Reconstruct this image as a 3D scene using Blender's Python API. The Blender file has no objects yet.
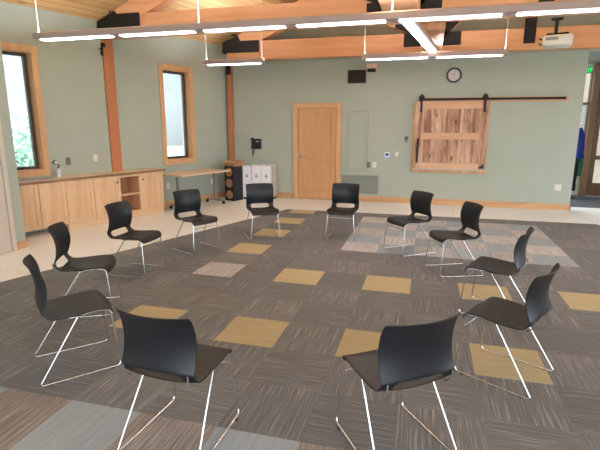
import bpy, bmesh, math, random
from mathutils import Vector, Matrix
random.seed(7)
PI = math.pi
scn = bpy.context.scene
COL = scn.collection
S = scn.view_settings
S.view_transform = 'Standard'; S.look = 'None'; S.gamma = 1.0; S.exposure = 1.36
S.use_curve_mapping = False

# ------------------------------------------------------------------ materials
def lin(c):
    return tuple(((v/255)/12.92 if v/255 <= .04045 else (((v/255)+.055)/1.055)**2.4) for v in c)
def newmat(name):
    m = bpy.data.materials.new(name); m.use_nodes = True
    nt = m.node_tree; b = nt.nodes['Principled BSDF']
    return m, nt, b
def N(nt, t, **kw):
    n = nt.nodes.new(t)
    for k, v in kw.items(): setattr(n, k, v)
    return n
def plain(name, rgb, rough=.5, metal=0., noise=.06, nscale=6., spec=.5, bump=0., bscale=200.):
    m, nt, b = newmat(name); c = lin(rgb)
    tc = N(nt, 'ShaderNodeTexCoord'); no = N(nt, 'ShaderNodeTexNoise'); no.inputs['Scale'].default_value = nscale
    no.inputs['Detail'].default_value = 4
    nt.links.new(tc.outputs['Object'], no.inputs['Vector'])
    r = N(nt, 'ShaderNodeValToRGB')
    r.color_ramp.elements[0].position = .3; r.color_ramp.elements[1].position = .7
    r.color_ramp.elements[0].color = tuple(v*(1-noise) for v in c)+(1,)
    r.color_ramp.elements[1].color = tuple(min(1, v*(1+noise)) for v in c)+(1,)
    nt.links.new(no.outputs['Fac'], r.inputs['Fac']); nt.links.new(r.outputs['Color'], b.inputs['Base Color'])
    b.inputs['Roughness'].default_value = rough; b.inputs['Metallic'].default_value = metal
    b.inputs['Specular IOR Level'].default_value = spec
    if bump:
        n2 = N(nt, 'ShaderNodeTexNoise'); n2.inputs['Scale'].default_value = bscale
        nt.links.new(tc.outputs['Object'], n2.inputs['Vector'])
        bp = N(nt, 'ShaderNodeBump'); bp.inputs['Strength'].default_value = bump; bp.inputs['Distance'].default_value = .002
        nt.links.new(n2.outputs['Fac'], bp.inputs['Height']); nt.links.new(bp.outputs['Normal'], b.inputs['Normal'])
    return m
def emis(name, rgb, strength):
    m, nt, b = newmat(name)
    b.inputs['Base Color'].default_value = lin(rgb)+(1,)
    b.inputs['Emission Color'].default_value = lin(rgb)+(1,); b.inputs['Emission Strength'].default_value = strength
    return m
def wood(name, a, c, axis='Z', rough=.45, fine=9., coord='Object', knots=0., spec=.4, contrast=.25):
    """grain runs along the given axis"""
    m, nt, b = newmat(name)
    tc = N(nt, 'ShaderNodeTexCoord'); mp = N(nt, 'ShaderNodeMapping')
    sc = [fine*1.0]*3; sc['XYZ'.index(axis)] = fine*.09
    mp.inputs['Scale'].default_value = sc
    nt.links.new(tc.outputs[coord], mp.inputs['Vector'])
    n1 = N(nt, 'ShaderNodeTexNoise'); n1.inputs['Scale'].default_value = 1.2; n1.inputs['Detail'].default_value = 6; n1.inputs['Distortion'].default_value = .6
    n2 = N(nt, 'ShaderNodeTexNoise'); n2.inputs['Scale'].default_value = 9; n2.inputs['Detail'].default_value = 3
    nt.links.new(mp.outputs[0], n1.inputs['Vector']); nt.links.new(mp.outputs[0], n2.inputs['Vector'])
    mx = N(nt, 'ShaderNodeMath', operation='MULTIPLY_ADD'); mx.inputs[1].default_value = .35
    nt.links.new(n2.outputs['Fac'], mx.inputs[0]); nt.links.new(n1.outputs['Fac'], mx.inputs[2])
    r = N(nt, 'ShaderNodeValToRGB')
    r.color_ramp.elements[0].position = .67-contrast; r.color_ramp.elements[1].position = .67+contrast
    r.color_ramp.elements[0].color = lin(a)+(1,); r.color_ramp.elements[1].color = lin(c)+(1,)
    nt.links.new(mx.outputs[0], r.inputs['Fac'])
    out = r.outputs['Color']
    if knots:
        v = N(nt, 'ShaderNodeTexVoronoi'); v.inputs['Scale'].default_value = knots
        m2 = N(nt, 'ShaderNodeMapping'); s2 = [1.]*3; s2['XYZ'.index(axis)] = .45; m2.inputs['Scale'].default_value = s2
        nt.links.new(tc.outputs[coord], m2.inputs['Vector']); nt.links.new(m2.outputs[0], v.inputs['Vector'])
        kr = N(nt, 'ShaderNodeValToRGB'); kr.color_ramp.elements[0].position = .05; kr.color_ramp.elements[1].position = .17
        kr.color_ramp.elements[0].color = (.28, .16, .09, 1); kr.color_ramp.elements[1].color = (1, 1, 1, 1)
        nt.links.new(v.outputs['Distance'], kr.inputs['Fac'])
        mm = N(nt, 'ShaderNodeMix', data_type='RGBA', blend_type='MULTIPLY'); mm.inputs['Factor'].default_value = 1
        nt.links.new(out, mm.inputs['A']); nt.links.new(kr.outputs['Color'], mm.inputs['B']); out = mm.outputs['Result']
    nt.links.new(out, b.inputs['Base Color'])
    b.inputs['Roughness'].default_value = rough; b.inputs['Specular IOR Level'].default_value = spec
    return m, nt, b, out, tc

OAK_Z = wood('oak_upright_grain', (190, 142, 98), (218, 174, 128), 'Z')[0]
OAK_Y = wood('oak_long_grain', (190, 142, 98), (218, 174, 128), 'Y')[0]
OAK_X = wood('oak_cross_grain', (190, 142, 98), (218, 174, 128), 'X')[0]
CAB_Z = wood('cabinet_oak', (214, 172, 130), (236, 200, 160), 'Z', fine=7)[0]
CAB_Y = wood('cabinet_oak_rail', (214, 172, 130), (236, 200, 160), 'Y', fine=7)[0]
DOORW = wood('door_oak', (196, 142, 96), (214, 164, 116), 'Z', fine=6, contrast=.4)[0]
TRIMO = wood('casing_oak', (204, 152, 104), (226, 180, 132), 'Z', fine=8)[0]
FIR_X = wood('fir_beam', (206, 144, 100), (228, 172, 126), 'X', fine=8, rough=.5, contrast=.3)[0]
FIR_Y = wood('fir_beam_long', (210, 150, 106), (232, 178, 132), 'Y', fine=8, rough=.5, contrast=.3)[0]
FIR_Z = wood('fir_post', (178, 108, 68), (200, 130, 88), 'Z', fine=8, rough=.5, contrast=.3)[0]
MAPLE = wood('maple_top', (214, 182, 144), (234, 206, 170), 'Y', fine=6, rough=.3)[0]
BARK = wood('live_edge', (120, 88, 66), (176, 134, 100), 'Y', fine=20, rough=.6)[0]
SHELFIN = wood('cabinet_inside', (196, 148, 106), (218, 172, 130), 'Z', fine=7)[0]
HICK = wood('rustic_hickory', (144, 92, 68), (230, 190, 156), 'Z', fine=7, rough=.5, knots=5, contrast=.16)[0]
HICK_X = wood('rustic_hickory_rail', (198, 150, 116), (226, 182, 146), 'X', fine=5, rough=.5, contrast=.3)[0]
DARKW = wood('dark_door_wood', (96, 66, 42), (136, 98, 64), 'Z', fine=8)[0]
SAGE = plain('sage_paint', (174, 181, 167), .75, noise=.02, nscale=2.5, spec=.25)
SAGE2 = plain('sage_paint_grille', (146, 152, 140), .7, noise=.03)
SAGE3 = plain('sage_groove', (152, 159, 145), .8, noise=.02)
WHITE = plain('white_laminate', (240, 240, 246), .4, noise=.02)
GREYL = plain('grey_laminate', (196, 190, 182), .5, noise=.03)
PLASTW = plain('white_plastic', (224, 220, 210), .4, noise=.02)
PLASTG = plain('brown_grey_plate', (112, 104, 96), .4, noise=.04)
BLACKM = plain('black_steel', (34, 30, 29), .55, metal=.0, noise=.15, nscale=20, spec=.3)
BRONZE = plain('dark_bronze_frame', (84, 64, 56), .5, noise=.1)
BLACKP = plain('black_plastic', (24, 24, 26), .5, noise=.1)
SHELL = plain('black_shell_plastic', (16, 18, 24), .42, noise=.08, nscale=8, spec=.5, bump=.12, bscale=260)
CHROME = plain('chrome_rod', (226, 226, 228), .2, metal=1., noise=.03)
ALU = plain('brushed_aluminium', (178, 160, 158), .45, metal=.2, noise=.05)
STEEL = plain('stainless_steel', (190, 190, 192), .25, metal=1., noise=.05)
GREYM = plain('grey_metal', (150, 150, 152), .4, metal=.5, noise=.05)
LENS = emis('lamp_lens', (250, 250, 255), 4.5)
UPL = emis('lamp_uplight', (236, 244, 255), 36.0)
WHITED = plain('white_door_paint', (208, 196, 184), .5, noise=.02)
CLOCKF = plain('clock_face', (214, 206, 204), .5, noise=.02)
BLUEC = plain('blue_cloth', (22, 44, 120), .9, noise=.2, nscale=12)
GREENC = plain('green_cloth', (30, 92, 62), .9, noise=.2, nscale=12)
BLACKC = plain('black_cloth', (26, 24, 26), .9, noise=.2, nscale=12)
GREYCEIL = plain('hall_ceiling_paint', (120, 118, 112), .8, noise=.02)
BLIND = plain('blind_slat', (214, 222, 230), .6, noise=.02)
EXITG = emis('exit_green', (30, 200, 90), 1.0)
EXITW = emis('exit_glow', (10, 90, 40), .5)
LEDB = emis('status_led', (90, 90, 255), 1.6)
SCREEN = plain('dark_screen', (40, 44, 40), .25, noise=.05)
SOAPB = plain('soap_bottle', (226, 232, 236), .25, noise=.02)
CARDB = plain('tan_plastic', (222, 188, 164), .5, noise=.04)
LEAF = plain('leaf', (150, 178, 154), .6, noise=.2, nscale=3)  # overexposed daylight is put into this paled leaf colour
BARKT = plain('tree_bark', (90, 76, 62), .9, noise=.2)
GRASS = plain('lawn', (120, 164, 124), .95, noise=.2, nscale=1.5)
GRAVEL = plain('pale_drive', (196, 196, 190), .9, noise=.08)

def glass_mat():
    m = bpy.data.materials.new('window_glass'); m.use_nodes = True; nt = m.node_tree
    for n in list(nt.nodes): nt.nodes.remove(n)
    o = N(nt, 'ShaderNodeOutputMaterial'); t = N(nt, 'ShaderNodeBsdfTransparent'); g = N(nt, 'ShaderNodeBsdfGlossy')
    g.inputs['Roughness'].default_value = .02; t.inputs['Color'].default_value = (.94, .97, .98, 1)
    fr = N(nt, 'ShaderNodeFresnel'); fr.inputs['IOR'].default_value = 1.45; mx = N(nt, 'ShaderNodeMixShader')
    nt.links.new(fr.outputs[0], mx.inputs[0]); nt.links.new(t.outputs[0], mx.inputs[1]); nt.links.new(g.outputs[0], mx.inputs[2])
    nt.links.new(mx.outputs[0], o.inputs['Surface']); return m
GLASS = glass_mat()

def ceiling_mat():
    m, nt, b, out, tc = wood('pine_decking', (206, 156, 100), (236, 194, 138), 'X', fine=3.2, coord='UV', knots=2.6, rough=.5, contrast=.22)
    sx = N(nt, 'ShaderNodeSeparateXYZ'); nt.links.new(tc.outputs['UV'], sx.inputs[0])
    dv = N(nt, 'ShaderNodeMath', operation='DIVIDE'); dv.inputs[1].default_value = .13; nt.links.new(sx.outputs['Y'], dv.inputs[0])
    fr = N(nt, 'ShaderNodeMath', operation='FRACT'); nt.links.new(dv.outputs[0], fr.inputs[0])
    fl = N(nt, 'ShaderNodeMath', operation='FLOOR'); nt.links.new(dv.outputs[0], fl.inputs[0])
    wn = N(nt, 'ShaderNodeTexWhiteNoise', noise_dimensions='1D'); nt.links.new(fl.outputs[0], wn.inputs['W'])
    mr = N(nt, 'ShaderNodeMapRange'); mr.inputs['To Min'].default_value = .84; mr.inputs['To Max'].default_value = 1.08
    nt.links.new(wn.outputs['Value'], mr.inputs['Value'])
    gr = N(nt, 'ShaderNodeMath', operation='GREATER_THAN'); gr.inputs[1].default_value = .07; nt.links.new(fr.outputs[0], gr.inputs[0])
    g2 = N(nt, 'ShaderNodeMath', operation='MULTIPLY_ADD'); g2.inputs[1].default_value = .6; g2.inputs[2].default_value = .4
    nt.links.new(gr.outputs[0], g2.inputs[0])
    ml = N(nt, 'ShaderNodeMath', operation='MULTIPLY'); nt.links.new(g2.outputs[0], ml.inputs[0]); nt.links.new(mr.outputs[0], ml.inputs[1])
    mm = N(nt, 'ShaderNodeMix', data_type='RGBA', blend_type='MULTIPLY'); mm.inputs['Factor'].default_value = 1
    cb = N(nt, 'ShaderNodeCombineColor')
    for k in range(3): nt.links.new(ml.outputs[0], cb.inputs[k])
    nt.links.new(out, mm.inputs['A']); nt.links.new(cb.outputs[0], mm.inputs['B']); nt.links.new(mm.outputs['Result'], b.inputs['Base Color'])
    return m
PINE = ceiling_mat()

def carpet_mat(name, base, dark, light, axis, dens=95., mixpos=(.30, .52, .66, .78)):
    """loop pile with fine streaks running along axis ('X' or 'Y')"""
    m, nt, b = newmat(name)
    tc = N(nt, 'ShaderNodeTexCoord'); mp = N(nt, 'ShaderNodeMapping')
    mp.inputs['Scale'].default_value = (2.4, dens, 1) if axis == 'X' else (dens, 2.4, 1)
    nt.links.new(tc.outputs['Object'], mp.inputs['Vector'])
    n = N(nt, 'ShaderNodeTexNoise'); n.inputs['Scale'].default_value = 1; n.inputs['Detail'].default_value = 3; n.inputs['Roughness'].default_value = .65
    nt.links.new(mp.outputs[0], n.inputs['Vector'])
    r = N(nt, 'ShaderNodeValToRGB'); e = r.color_ramp.elements
    e[0].position = mixpos[0]; e[0].color = lin(dark)+(1,)
    e[1].position = mixpos[1]; e[1].color = lin(base)+(1,)
    x = e.new(mixpos[2]); x.color = tuple(.55*a+.45*b_ for a, b_ in zip(lin(base), lin(light)))+(1,)
    x = e.new(mixpos[3]); x.color = lin(light)+(1,)
    nt.links.new(n.outputs['Fac'], r.inputs['Fac'])
    # tile to tile tint
    dv = N(nt, 'ShaderNodeVectorMath', operation='MULTIPLY_ADD'); dv.inputs[1].default_value = (2, 2, 0)
    dv.inputs[2].default_value = (-TOX*2, -TOY*2, .5)
    fl = N(nt, 'ShaderNodeVectorMath', operation='FLOOR'); wn = N(nt, 'ShaderNodeTexWhiteNoise', noise_dimensions='3D')
    nt.links.new(tc.outputs['Object'], dv.inputs[0]); nt.links.new(dv.outputs[0], fl.inputs[0]); nt.links.new(fl.outputs[0], wn.inputs['Vector'])
    mr = N(nt, 'ShaderNodeMapRange'); mr.inputs['To Min'].default_value = .90; mr.inputs['To Max'].default_value = 1.08
    nt.links.new(wn.outputs['Value'], mr.inputs['Value'])
    pile = N(nt, 'ShaderNodeTexNoise'); pile.inputs['Scale'].default_value = 160; nt.links.new(tc.outputs['Object'], pile.inputs['Vector'])
    p2 = N(nt, 'ShaderNodeMapRange'); p2.inputs['To Min'].default_value = .82; p2.inputs['To Max'].default_value = 1.18; nt.links.new(pile.outputs['Fac'], p2.inputs['Value'])
    ml = N(nt, 'ShaderNodeMath', operation='MULTIPLY'); nt.links.new(mr.outputs[0], ml.inputs[0]); nt.links.new(p2.outputs[0], ml.inputs[1])
    sc = N(nt, 'ShaderNodeVectorMath', operation='SCALE'); nt.links.new(r.outputs['Color'], sc.inputs[0]); nt.links.new(ml.outputs[0], sc.inputs['Scale'])
    nt.links.new(sc.outputs[0], b.inputs['Base Color'])
    b.inputs['Roughness'].default_value = .95; b.inputs['Specular IOR Level'].default_value = .12
    return m
TOX, TOY = -2.579, 3.157
C_DX = carpet_mat('carpet_charcoal_cross', (119, 118, 118), (109, 108, 108), (190, 188, 185), 'X', 125., (.34, .53, .67, .84))
C_DY = carpet_mat('carpet_charcoal_long', (122, 121, 121), (110, 109, 109), (196, 194, 190), 'Y', 125., (.34, .53, .67, .84))
C_YL = carpet_mat('carpet_ochre', (184, 168, 132), (176, 160, 124), (192, 176, 140), 'X', 30)
C_GR = carpet_mat('carpet_blue_grey', (158, 166, 172), (150, 158, 164), (166, 174, 180), 'Y', 30)
C_BG = carpet_mat('carpet_beige_stripe', (148, 138, 132), (124, 114, 108), (192, 186, 180), 'Y', 80, (.34, .5, .62, .74))
C_WH = carpet_mat('carpet_pale_stripe', (180, 177, 175), (154, 150, 148), (212, 209, 206), 'Y', 80, (.34, .5, .62, .74))

def floor_mat():
    m, nt, b = newmat('pale_floor_tile')
    tc = N(nt, 'ShaderNodeTexCoord'); br = N(nt, 'ShaderNodeTexBrick'); br.offset = 0
    br.inputs['Scale'].default_value = 1; br.inputs['Brick Width'].default_value = .6; br.inputs['Row Height'].default_value = .6
    br.inputs['Mortar Size'].default_value = .004
    br.inputs['Color1'].default_value = lin((236, 236, 233))+(1,); br.inputs['Color2'].default_value = lin((239, 239, 236))+(1,)
    br.inputs['Mortar'].default_value = lin((214, 212, 206))+(1,)
    nt.links.new(tc.outputs['Object'], br.inputs['Vector']); nt.links.new(br.outputs['Color'], b.inputs['Base Color'])
    no = N(nt, 'ShaderNodeTexNoise'); no.inputs['Scale'].default_value = 3; nt.links.new(tc.outputs['Object'], no.inputs['Vector'])
    mr = N(nt, 'ShaderNodeMapRange'); mr.inputs['To Min'].default_value = .36; mr.inputs['To Max'].default_value = .5
    nt.links.new(no.outputs['Fac'], mr.inputs['Value']); nt.links.new(mr.outputs[0], b.inputs['Roughness'])
    b.inputs['Specular IOR Level'].default_value = .35
    return m
FLOORM = floor_mat()

# ------------------------------------------------------------------ mesh helpers
def BM(): return bmesh.new()
def box(bm, x0, x1, y0, y1, z0, z1, bev=0., mat=None, mi=0):
    r = bmesh.ops.create_cube(bm, size=1)
    vs = r['verts']
    M = Matrix.Translation(((x0+x1)/2, (y0+y1)/2, (z0+z1)/2)) @ Matrix.Diagonal((abs(x1-x0), abs(y1-y0), abs(z1-z0), 1))
    bmesh.ops.transform(bm, matrix=M, verts=vs)
    if bev:
        es = list({e for v in vs for e in v.link_edges})
        rr = bmesh.ops.bevel(bm, geom=es, offset=bev, segments=2, affect='EDGES', profile=.5)
        vs = list({v for f in rr['faces'] for v in f.verts} | {v for v in vs if v.is_valid})
    if mat is not None: bmesh.ops.transform(bm, matrix=mat, verts=vs)
    if mi:
        for f in {f for v in vs for f in v.link_faces}: f.material_index = mi
    return vs
def prism(bm, pts, axis, a, b):
    """extrude a 2D outline along axis from a to b; pts are the other two coords in XYZ order"""
    def mk(p, t):
        if axis == 'X': return (t, p[0], p[1])
        if axis == 'Y': return (p[0], t, p[1])
        return (p[0], p[1], t)
    A = [bm.verts.new(mk(p, a)) for p in pts]; B = [bm.verts.new(mk(p, b)) for p in pts]
    n = len(pts)
    fs = [bm.faces.new(A), bm.faces.new(B[::-1])]
    for i in range(n): fs.append(bm.faces.new((A[i], B[i], B[(i+1) % n], A[(i+1) % n])))
    bmesh.ops.recalc_face_normals(bm, faces=bm.faces[:])
def cyl(bm, p0, p1, r0, r1=None, seg=16, caps=True):
    r1 = r0 if r1 is None else r1
    p0 = Vector(p0); p1 = Vector(p1); d = p1-p0
    q = d.to_track_quat('Z', 'Y').to_matrix().to_4x4()
    M = Matrix.Translation((p0+p1)/2) @ q
    r = bmesh.ops.create_cone(bm, cap_ends=caps, segments=seg, radius1=r0, radius2=r1, depth=d.length)
    bmesh.ops.transform(bm, matrix=M, verts=r['verts']); return r['verts']
def tube(bm, pts, r, seg=10, fillet=.0, fs=5):
    P = [Vector(p) for p in pts]
    if fillet:
        Q = [P[0]]
        for i in range(1, len(P)-1):
            a = (P[i-1]-P[i]); c = (P[i+1]-P[i]); f = min(fillet, a.length*.45, c.length*.45)
            A = P[i]+a.normalized()*f; C = P[i]+c.normalized()*f
            for k in range(fs+1):
                t = k/fs; Q.append((1-t)**2*A+2*t*(1-t)*P[i]+t*t*C)
        Q.append(P[-1]); P = Q
    up = None; rings = []
    for i, p in enumerate(P):
        t = (P[min(i+1, len(P)-1)]-P[max(i-1, 0)]).normalized()
        if up is None:
            up = t.orthogonal().normalized()
        up = (up-t*up.dot(t)).normalized(); w = t.cross(up)
        rings.append([bm.verts.new(p+r*(math.cos(2*PI*k/seg)*up+math.sin(2*PI*k/seg)*w)) for k in range(seg)])
    for a, b in zip(rings, rings[1:]):
        for k in range(seg): bm.faces.new((a[k], a[(k+1) % seg], b[(k+1) % seg], b[k]))
    bm.faces.new(rings[0][::-1]); bm.faces.new(rings[-1])
def lathe(bm, prof, seg=20, c=(0, 0, 0)):
    rings = []
    for r, z in prof: rings.append([bm.verts.new((c[0]+r*math.cos(2*PI*k/seg), c[1]+r*math.sin(2*PI*k/seg), c[2]+z)) for k in range(seg)])
    for a, b in zip(rings, rings[1:]):
        for k in range(seg): bm.faces.new((a[k], a[(k+1) % seg], b[(k+1) % seg], b[k]))
    bm.faces.new(rings[0][::-1]); bm.faces.new(rings[-1])
def obj(name, bm, mats, parent=None, smooth=None, loc=(0, 0, 0), rotz=0):
    bm.normal_update()
    me = bpy.data.meshes.new(name); bm.to_mesh(me); bm.free()
    for m in (mats if isinstance(mats, (list, tuple)) else [mats]): me.materials.append(m)
    if smooth is not None:
        me.polygons.foreach_set('use_smooth', [True]*len(me.polygons))
        me.set_sharp_from_angle(angle=math.radians(smooth))
    o = bpy.data.objects.new(name, me); COL.objects.link(o); o.parent = parent
    o.location = loc; o.rotation_euler = (0, 0, rotz)
    return o
def thing(name, label, cat, loc=(0, 0, 0), rotz=0, group=None):
    o = bpy.data.objects.new(name, None); COL.objects.link(o); o.empty_display_size = .1
    o.location = loc; o.rotation_euler = (0, 0, rotz); o['label'] = label; o['category'] = cat
    if group: o['group'] = group
    return o
def tag(o, label, cat, group=None):
    o['label'] = label; o['category'] = cat
    if group: o['group'] = group
    return o
def struct(o): o['kind'] = 'structure'; return o
def sthing(name, loc=(0, 0, 0), rotz=0):
    o = bpy.data.objects.new(name, None); COL.objects.link(o); o.location = loc; o.rotation_euler = (0, 0, rotz); o['kind'] = 'structure'; return o
def bx(name, mat, parent, *a, bev=0., loc=(0, 0, 0), rotz=0):
    bm = BM(); box(bm, *a, bev=bev); return obj(name, bm, mat, parent, loc=loc, rotz=rotz)
def dup(root, loc, rotz, label=None, group=None):
    r = root.copy(); COL.objects.link(r); r.location = loc; r.rotation_euler = (0, 0, rotz)
    if label: r['label'] = label
    if group: r['group'] = group
    for ch in list(root.children):
        c = ch.copy(); COL.objects.link(c); c.parent = r
        for g in list(ch.children):
            d = g.copy(); COL.objects.link(d); d.parent = c
    return r

# ------------------------------------------------------------------ camera
def make_camera():
    f, p, rl, yw = 460.9, .2143, -.0022, .2639
    cd = bpy.data.cameras.new('camera'); cam = bpy.data.objects.new('camera', cd); COL.objects.link(cam)
    cd.sensor_fit = 'HORIZONTAL'; cd.sensor_width = 36; cd.lens = f/600*36; cd.clip_start = .02; cd.clip_end = 300
    R = Matrix.Rotation(yw, 3, 'Z') @ Matrix.Rotation(-p, 3, 'X') @ Matrix.Rotation(rl, 3, 'Y')
    right = R @ Vector((1, 0, 0)); fwd = R @ Vector((0, 1, 0)); up = R @ Vector((0, 0, 1))
    M = Matrix((right, up, -fwd)).transposed().to_4x4(); M.translation = (0, 0, 1.72)
    cam.matrix_world = M; scn.camera = cam
make_camera()

# ------------------------------------------------------------------ room frame
YB = 10.5                                   # back wall plane
CX = -4.6                                   # corner of the back wall and the slanted left wall
A = math.atan(.335); RZ = -A                # left wall leans 18.5 degrees off the back wall's normal
ux, uy = math.sin(A), math.cos(A)           # along the left wall, away from the camera
nx, ny = math.cos(A), -math.sin(A)          # into the room
def WP(d, n=0, z=0): return (CX-ux*d+nx*n, YB-uy*d+ny*n, z)
SL = .45                                    # roof slope
EAVE = 3.48
def wallx(y): return CX-.335*(YB-y)
def roofz(x, y): return EAVE+SL*((x-wallx(y))*nx + 0)/nx

# floor
o = bx('floor', FLOORM, None, -7.6, 7.6, -4, 13.2, -.1, 0); struct(o)

# carpet tiles laid in one sheet, cut to the slanted edge
def clip(poly, a, b):
    out = []
    def side(p): return (b[0]-a[0])*(p[1]-a[1])-(b[1]-a[1])*(p[0]-a[0])
    for i in range(len(poly)):
        p, q = poly[i], poly[(i+1) % len(poly)]; sp, sq = side(p), side(q)
        if sp >= 0: out.append(p)
        if (sp >= 0) != (sq >= 0):
            t = sp/(sp-sq); out.append((p[0]+t*(q[0]-p[0]), p[1]+t*(q[1]-p[1])))
    return out
CARP = [(-6.15, -1.1), (5.2, -1.1), (5.2, 4.0), (2.98, 9.08), (-2.70, 9.02)]
YEL = {(0, 11), (0, 9), (0, 7), (0, 5), (2, 3), (4, 3), (6, 3), (8, 3), (2, 0), (4, 0), (6, 0), (0, 0), (8, 0)}
bm = BM()
for i in range(-8, 17):
    for j in range(-9, 13):
        x, y = TOX+i*.5, TOY+j*.5
        q = [(x, y), (x+.5, y), (x+.5, y+.5), (x, y+.5)]
        for k in range(len(CARP)):
            if q: q = clip(q, CARP[k], CARP[(k+1) % len(CARP)])
        if len(q) < 3: continue
        vs = [bm.verts.new((p[0], p[1], .008)) for p in q]
        try: f = bm.faces.new(vs)
        except Exception: continue
        if (i, j) in YEL: mi = 2
        elif (i, j) == (0, 3): mi = 5
        elif 3 <= i <= 8 and 6 <= j <= 10: mi = 5 if (i+j) % 2 else 3
        elif j <= -3: mi = 4 if i % 2 == 0 else 3
        else: mi = 1 if (i+j) % 2 else 0
        f.material_index = mi
ed = [e for e in bm.edges if e.is_boundary]
n = len(CARP)
for k in range(n):
    p, q = CARP[k], CARP[(k+1) % n]
    vs = [bm.verts.new((p[0], p[1], 0)), bm.verts.new((q[0], q[1], 0)), bm.verts.new((q[0], q[1], .008)), bm.verts.new((p[0], p[1], .008))]
    bm.faces.new(vs)
o = obj('floor_carpet', bm, [C_DX, C_DY, C_YL, C_GR, C_BG, C_WH]); struct(o)
o = bx('floor_hall_carpet', plain('hall_carpet', (92, 92, 96), .95, noise=.1, nscale=30), None, 2.9, 6.4, 10.98, 12.9, 0, .008); struct(o)

# back wall (with header over the hall opening)
bm = BM(); box(bm, CX-.3, 2.92, YB, YB+.16, 0, 3.14); box(bm, CX-.3, 7.6, YB, YB+.16, 3.14, 6.6)
o = obj('wall_back', bm, SAGE); struct(o)
bm = BM(); box(bm, 5.2, 7.6, YB, YB+.16, 0, 3.14); o = obj('wall_back_right', bm, SAGE); struct(o)
bm = BM()
box(bm, CX-.0, -3.03, YB-.018, YB, 0, .13, .003); box(bm, -1.86, 2.94, YB-.018, YB, 0, .13, .003)
struct(obj('baseboard_back', bm, OAK_X))
struct(bx('baseboard_end', OAK_Y, None, 2.92, 2.938, YB-.018, YB+.16, 0, .13))

# left wall: local x<0 is thickness, local y along the wall
W1 = (-5.33, -4.42); W2 = (-2.046, -1.139); WZ = (.89, 2.91); CS = .1
bm = BM()
def lw(y0, y1, z0, z1): box(bm, -.28, 0, y0, y1, z0, z1)
L0 = -6.3
lw(L0, W1[0]+CS, 0, 3.8); lw(W1[1]-CS, W2[0]+CS, 0, 3.8); lw(W2[1]-CS, .2, 0, 3.8)
for w in (W1, W2): lw(w[0]+CS, w[1]-CS, 0, WZ[0]+CS); lw(w[0]+CS, w[1]-CS, WZ[1]-CS, 3.8)
struct(obj('wall_left', bm, SAGE, loc=(CX, YB, 0), rotz=RZ))
struct(bx('baseboard_left', OAK_Y, None, 0, .018, -2.38, 0, 0, .13, loc=(CX, YB, 0), rotz=RZ))

def window(n, w):
    t = sthing('window_%d' % n, (CX, YB, 0), RZ)
    y0, y1 = w; z0, z1 = WZ
    bm = BM()                                                        # casing on the wall + deep oak lining
    box(bm, 0, .022, y0, y0+CS, z0, z1, .003); box(bm, 0, .022, y1-CS, y1, z0, z1, .003)
    box(bm, 0, .022, y0+CS, y1-CS, z1-CS, z1, .003); box(bm, 0, .022, y0+CS, y1-CS, z0, z0+CS, .003)
    box(bm, -.2, 0, y0+CS-.012, y0+CS+.012, z0+CS, z1-CS); box(bm, -.2, 0, y1-CS-.012, y1-CS+.012, z0+CS, z1-CS)
    box(bm, -.2, 0, y0+CS, y1-CS, z1-CS-.012, z1-CS+.01); box(bm, -.2, .0, y0+CS, y1-CS, z0+CS-.01, z0+CS+.014)
    obj('window_frame', bm, TRIMO, t)
    bm = BM(); a, b, c, d = y0+CS+.012, y1-CS-.012, z0+CS+.014, z1-CS-.012; s = .045
    box(bm, -.18, -.11, a, a+s, c, d, .004); box(bm, -.18, -.11, b-s, b, c, d, .004)
    box(bm, -.18, -.11, a+s, b-s, d-s, d, .004); box(bm, -.18, -.11, a+s, b-s, c, c+s, .004)
    obj('sash', bm, BRONZE, t)
    bx('pane', GLASS, t, -.15, -.144, a+s-.005, b-s+.005, c+s-.005, d-s+.005)
    bm = BM(); m_ = (a+b)/2+.06
    box(bm, -.11, -.085, m_-.035, m_+.035, c+.005, c+.035, .004); tube(bm, [(-.085, m_, c+.03), (-.05, m_, c+.045), (-.04, m_+.05, c+.03)], .007)
    obj('crank_handle', bm, BLACKP, t)
window(1, W1); window(2, W2)

# nearer wall on the far left, standing in front of the counter recess
bm = BM(); box(bm, -5.64, -5.44, -4, 5.14, 0, 4.2); box(bm, -6.75, -5.64, 4.94, 5.14, 0, 4.2)
struct(obj('wall_left_near', bm, SAGE))
struct(bx('baseboard_left_near', OAK_Y, None, -5.44, -5.422, 4.975, 5.158, 0, .1))
t = sthing('door_1', (-5.44, 4.97, 0), 0)
bm = BM(); box(bm, 0, .02, -.07, 0, 0, 2.25, .003); box(bm, 0, .02, -1.07, -1, 0, 2.25, .003); box(bm, 0, .02, -1, -.07, 2.18, 2.25, .003)
obj('door_frame', bm, WHITED, t)
bx('door_panel', WHITED, t, .001, .012, -.995, -.085, .01, 2.175, bev=.003)
bm = BM(); lathe(bm, [(.012, 0), (.012, .03), (.03, .04), (.03, .06), (.012, .068)]); bmesh.ops.rotate(bm, verts=bm.verts[:], cent=(0, 0, 0), matrix=Matrix.Rotation(PI/2, 3, 'Y')); bmesh.ops.translate(bm, verts=bm.verts[:], vec=(.012, -.92, 1.0))
obj('door_handle', bm, STEEL, t, smooth=40)

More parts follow.
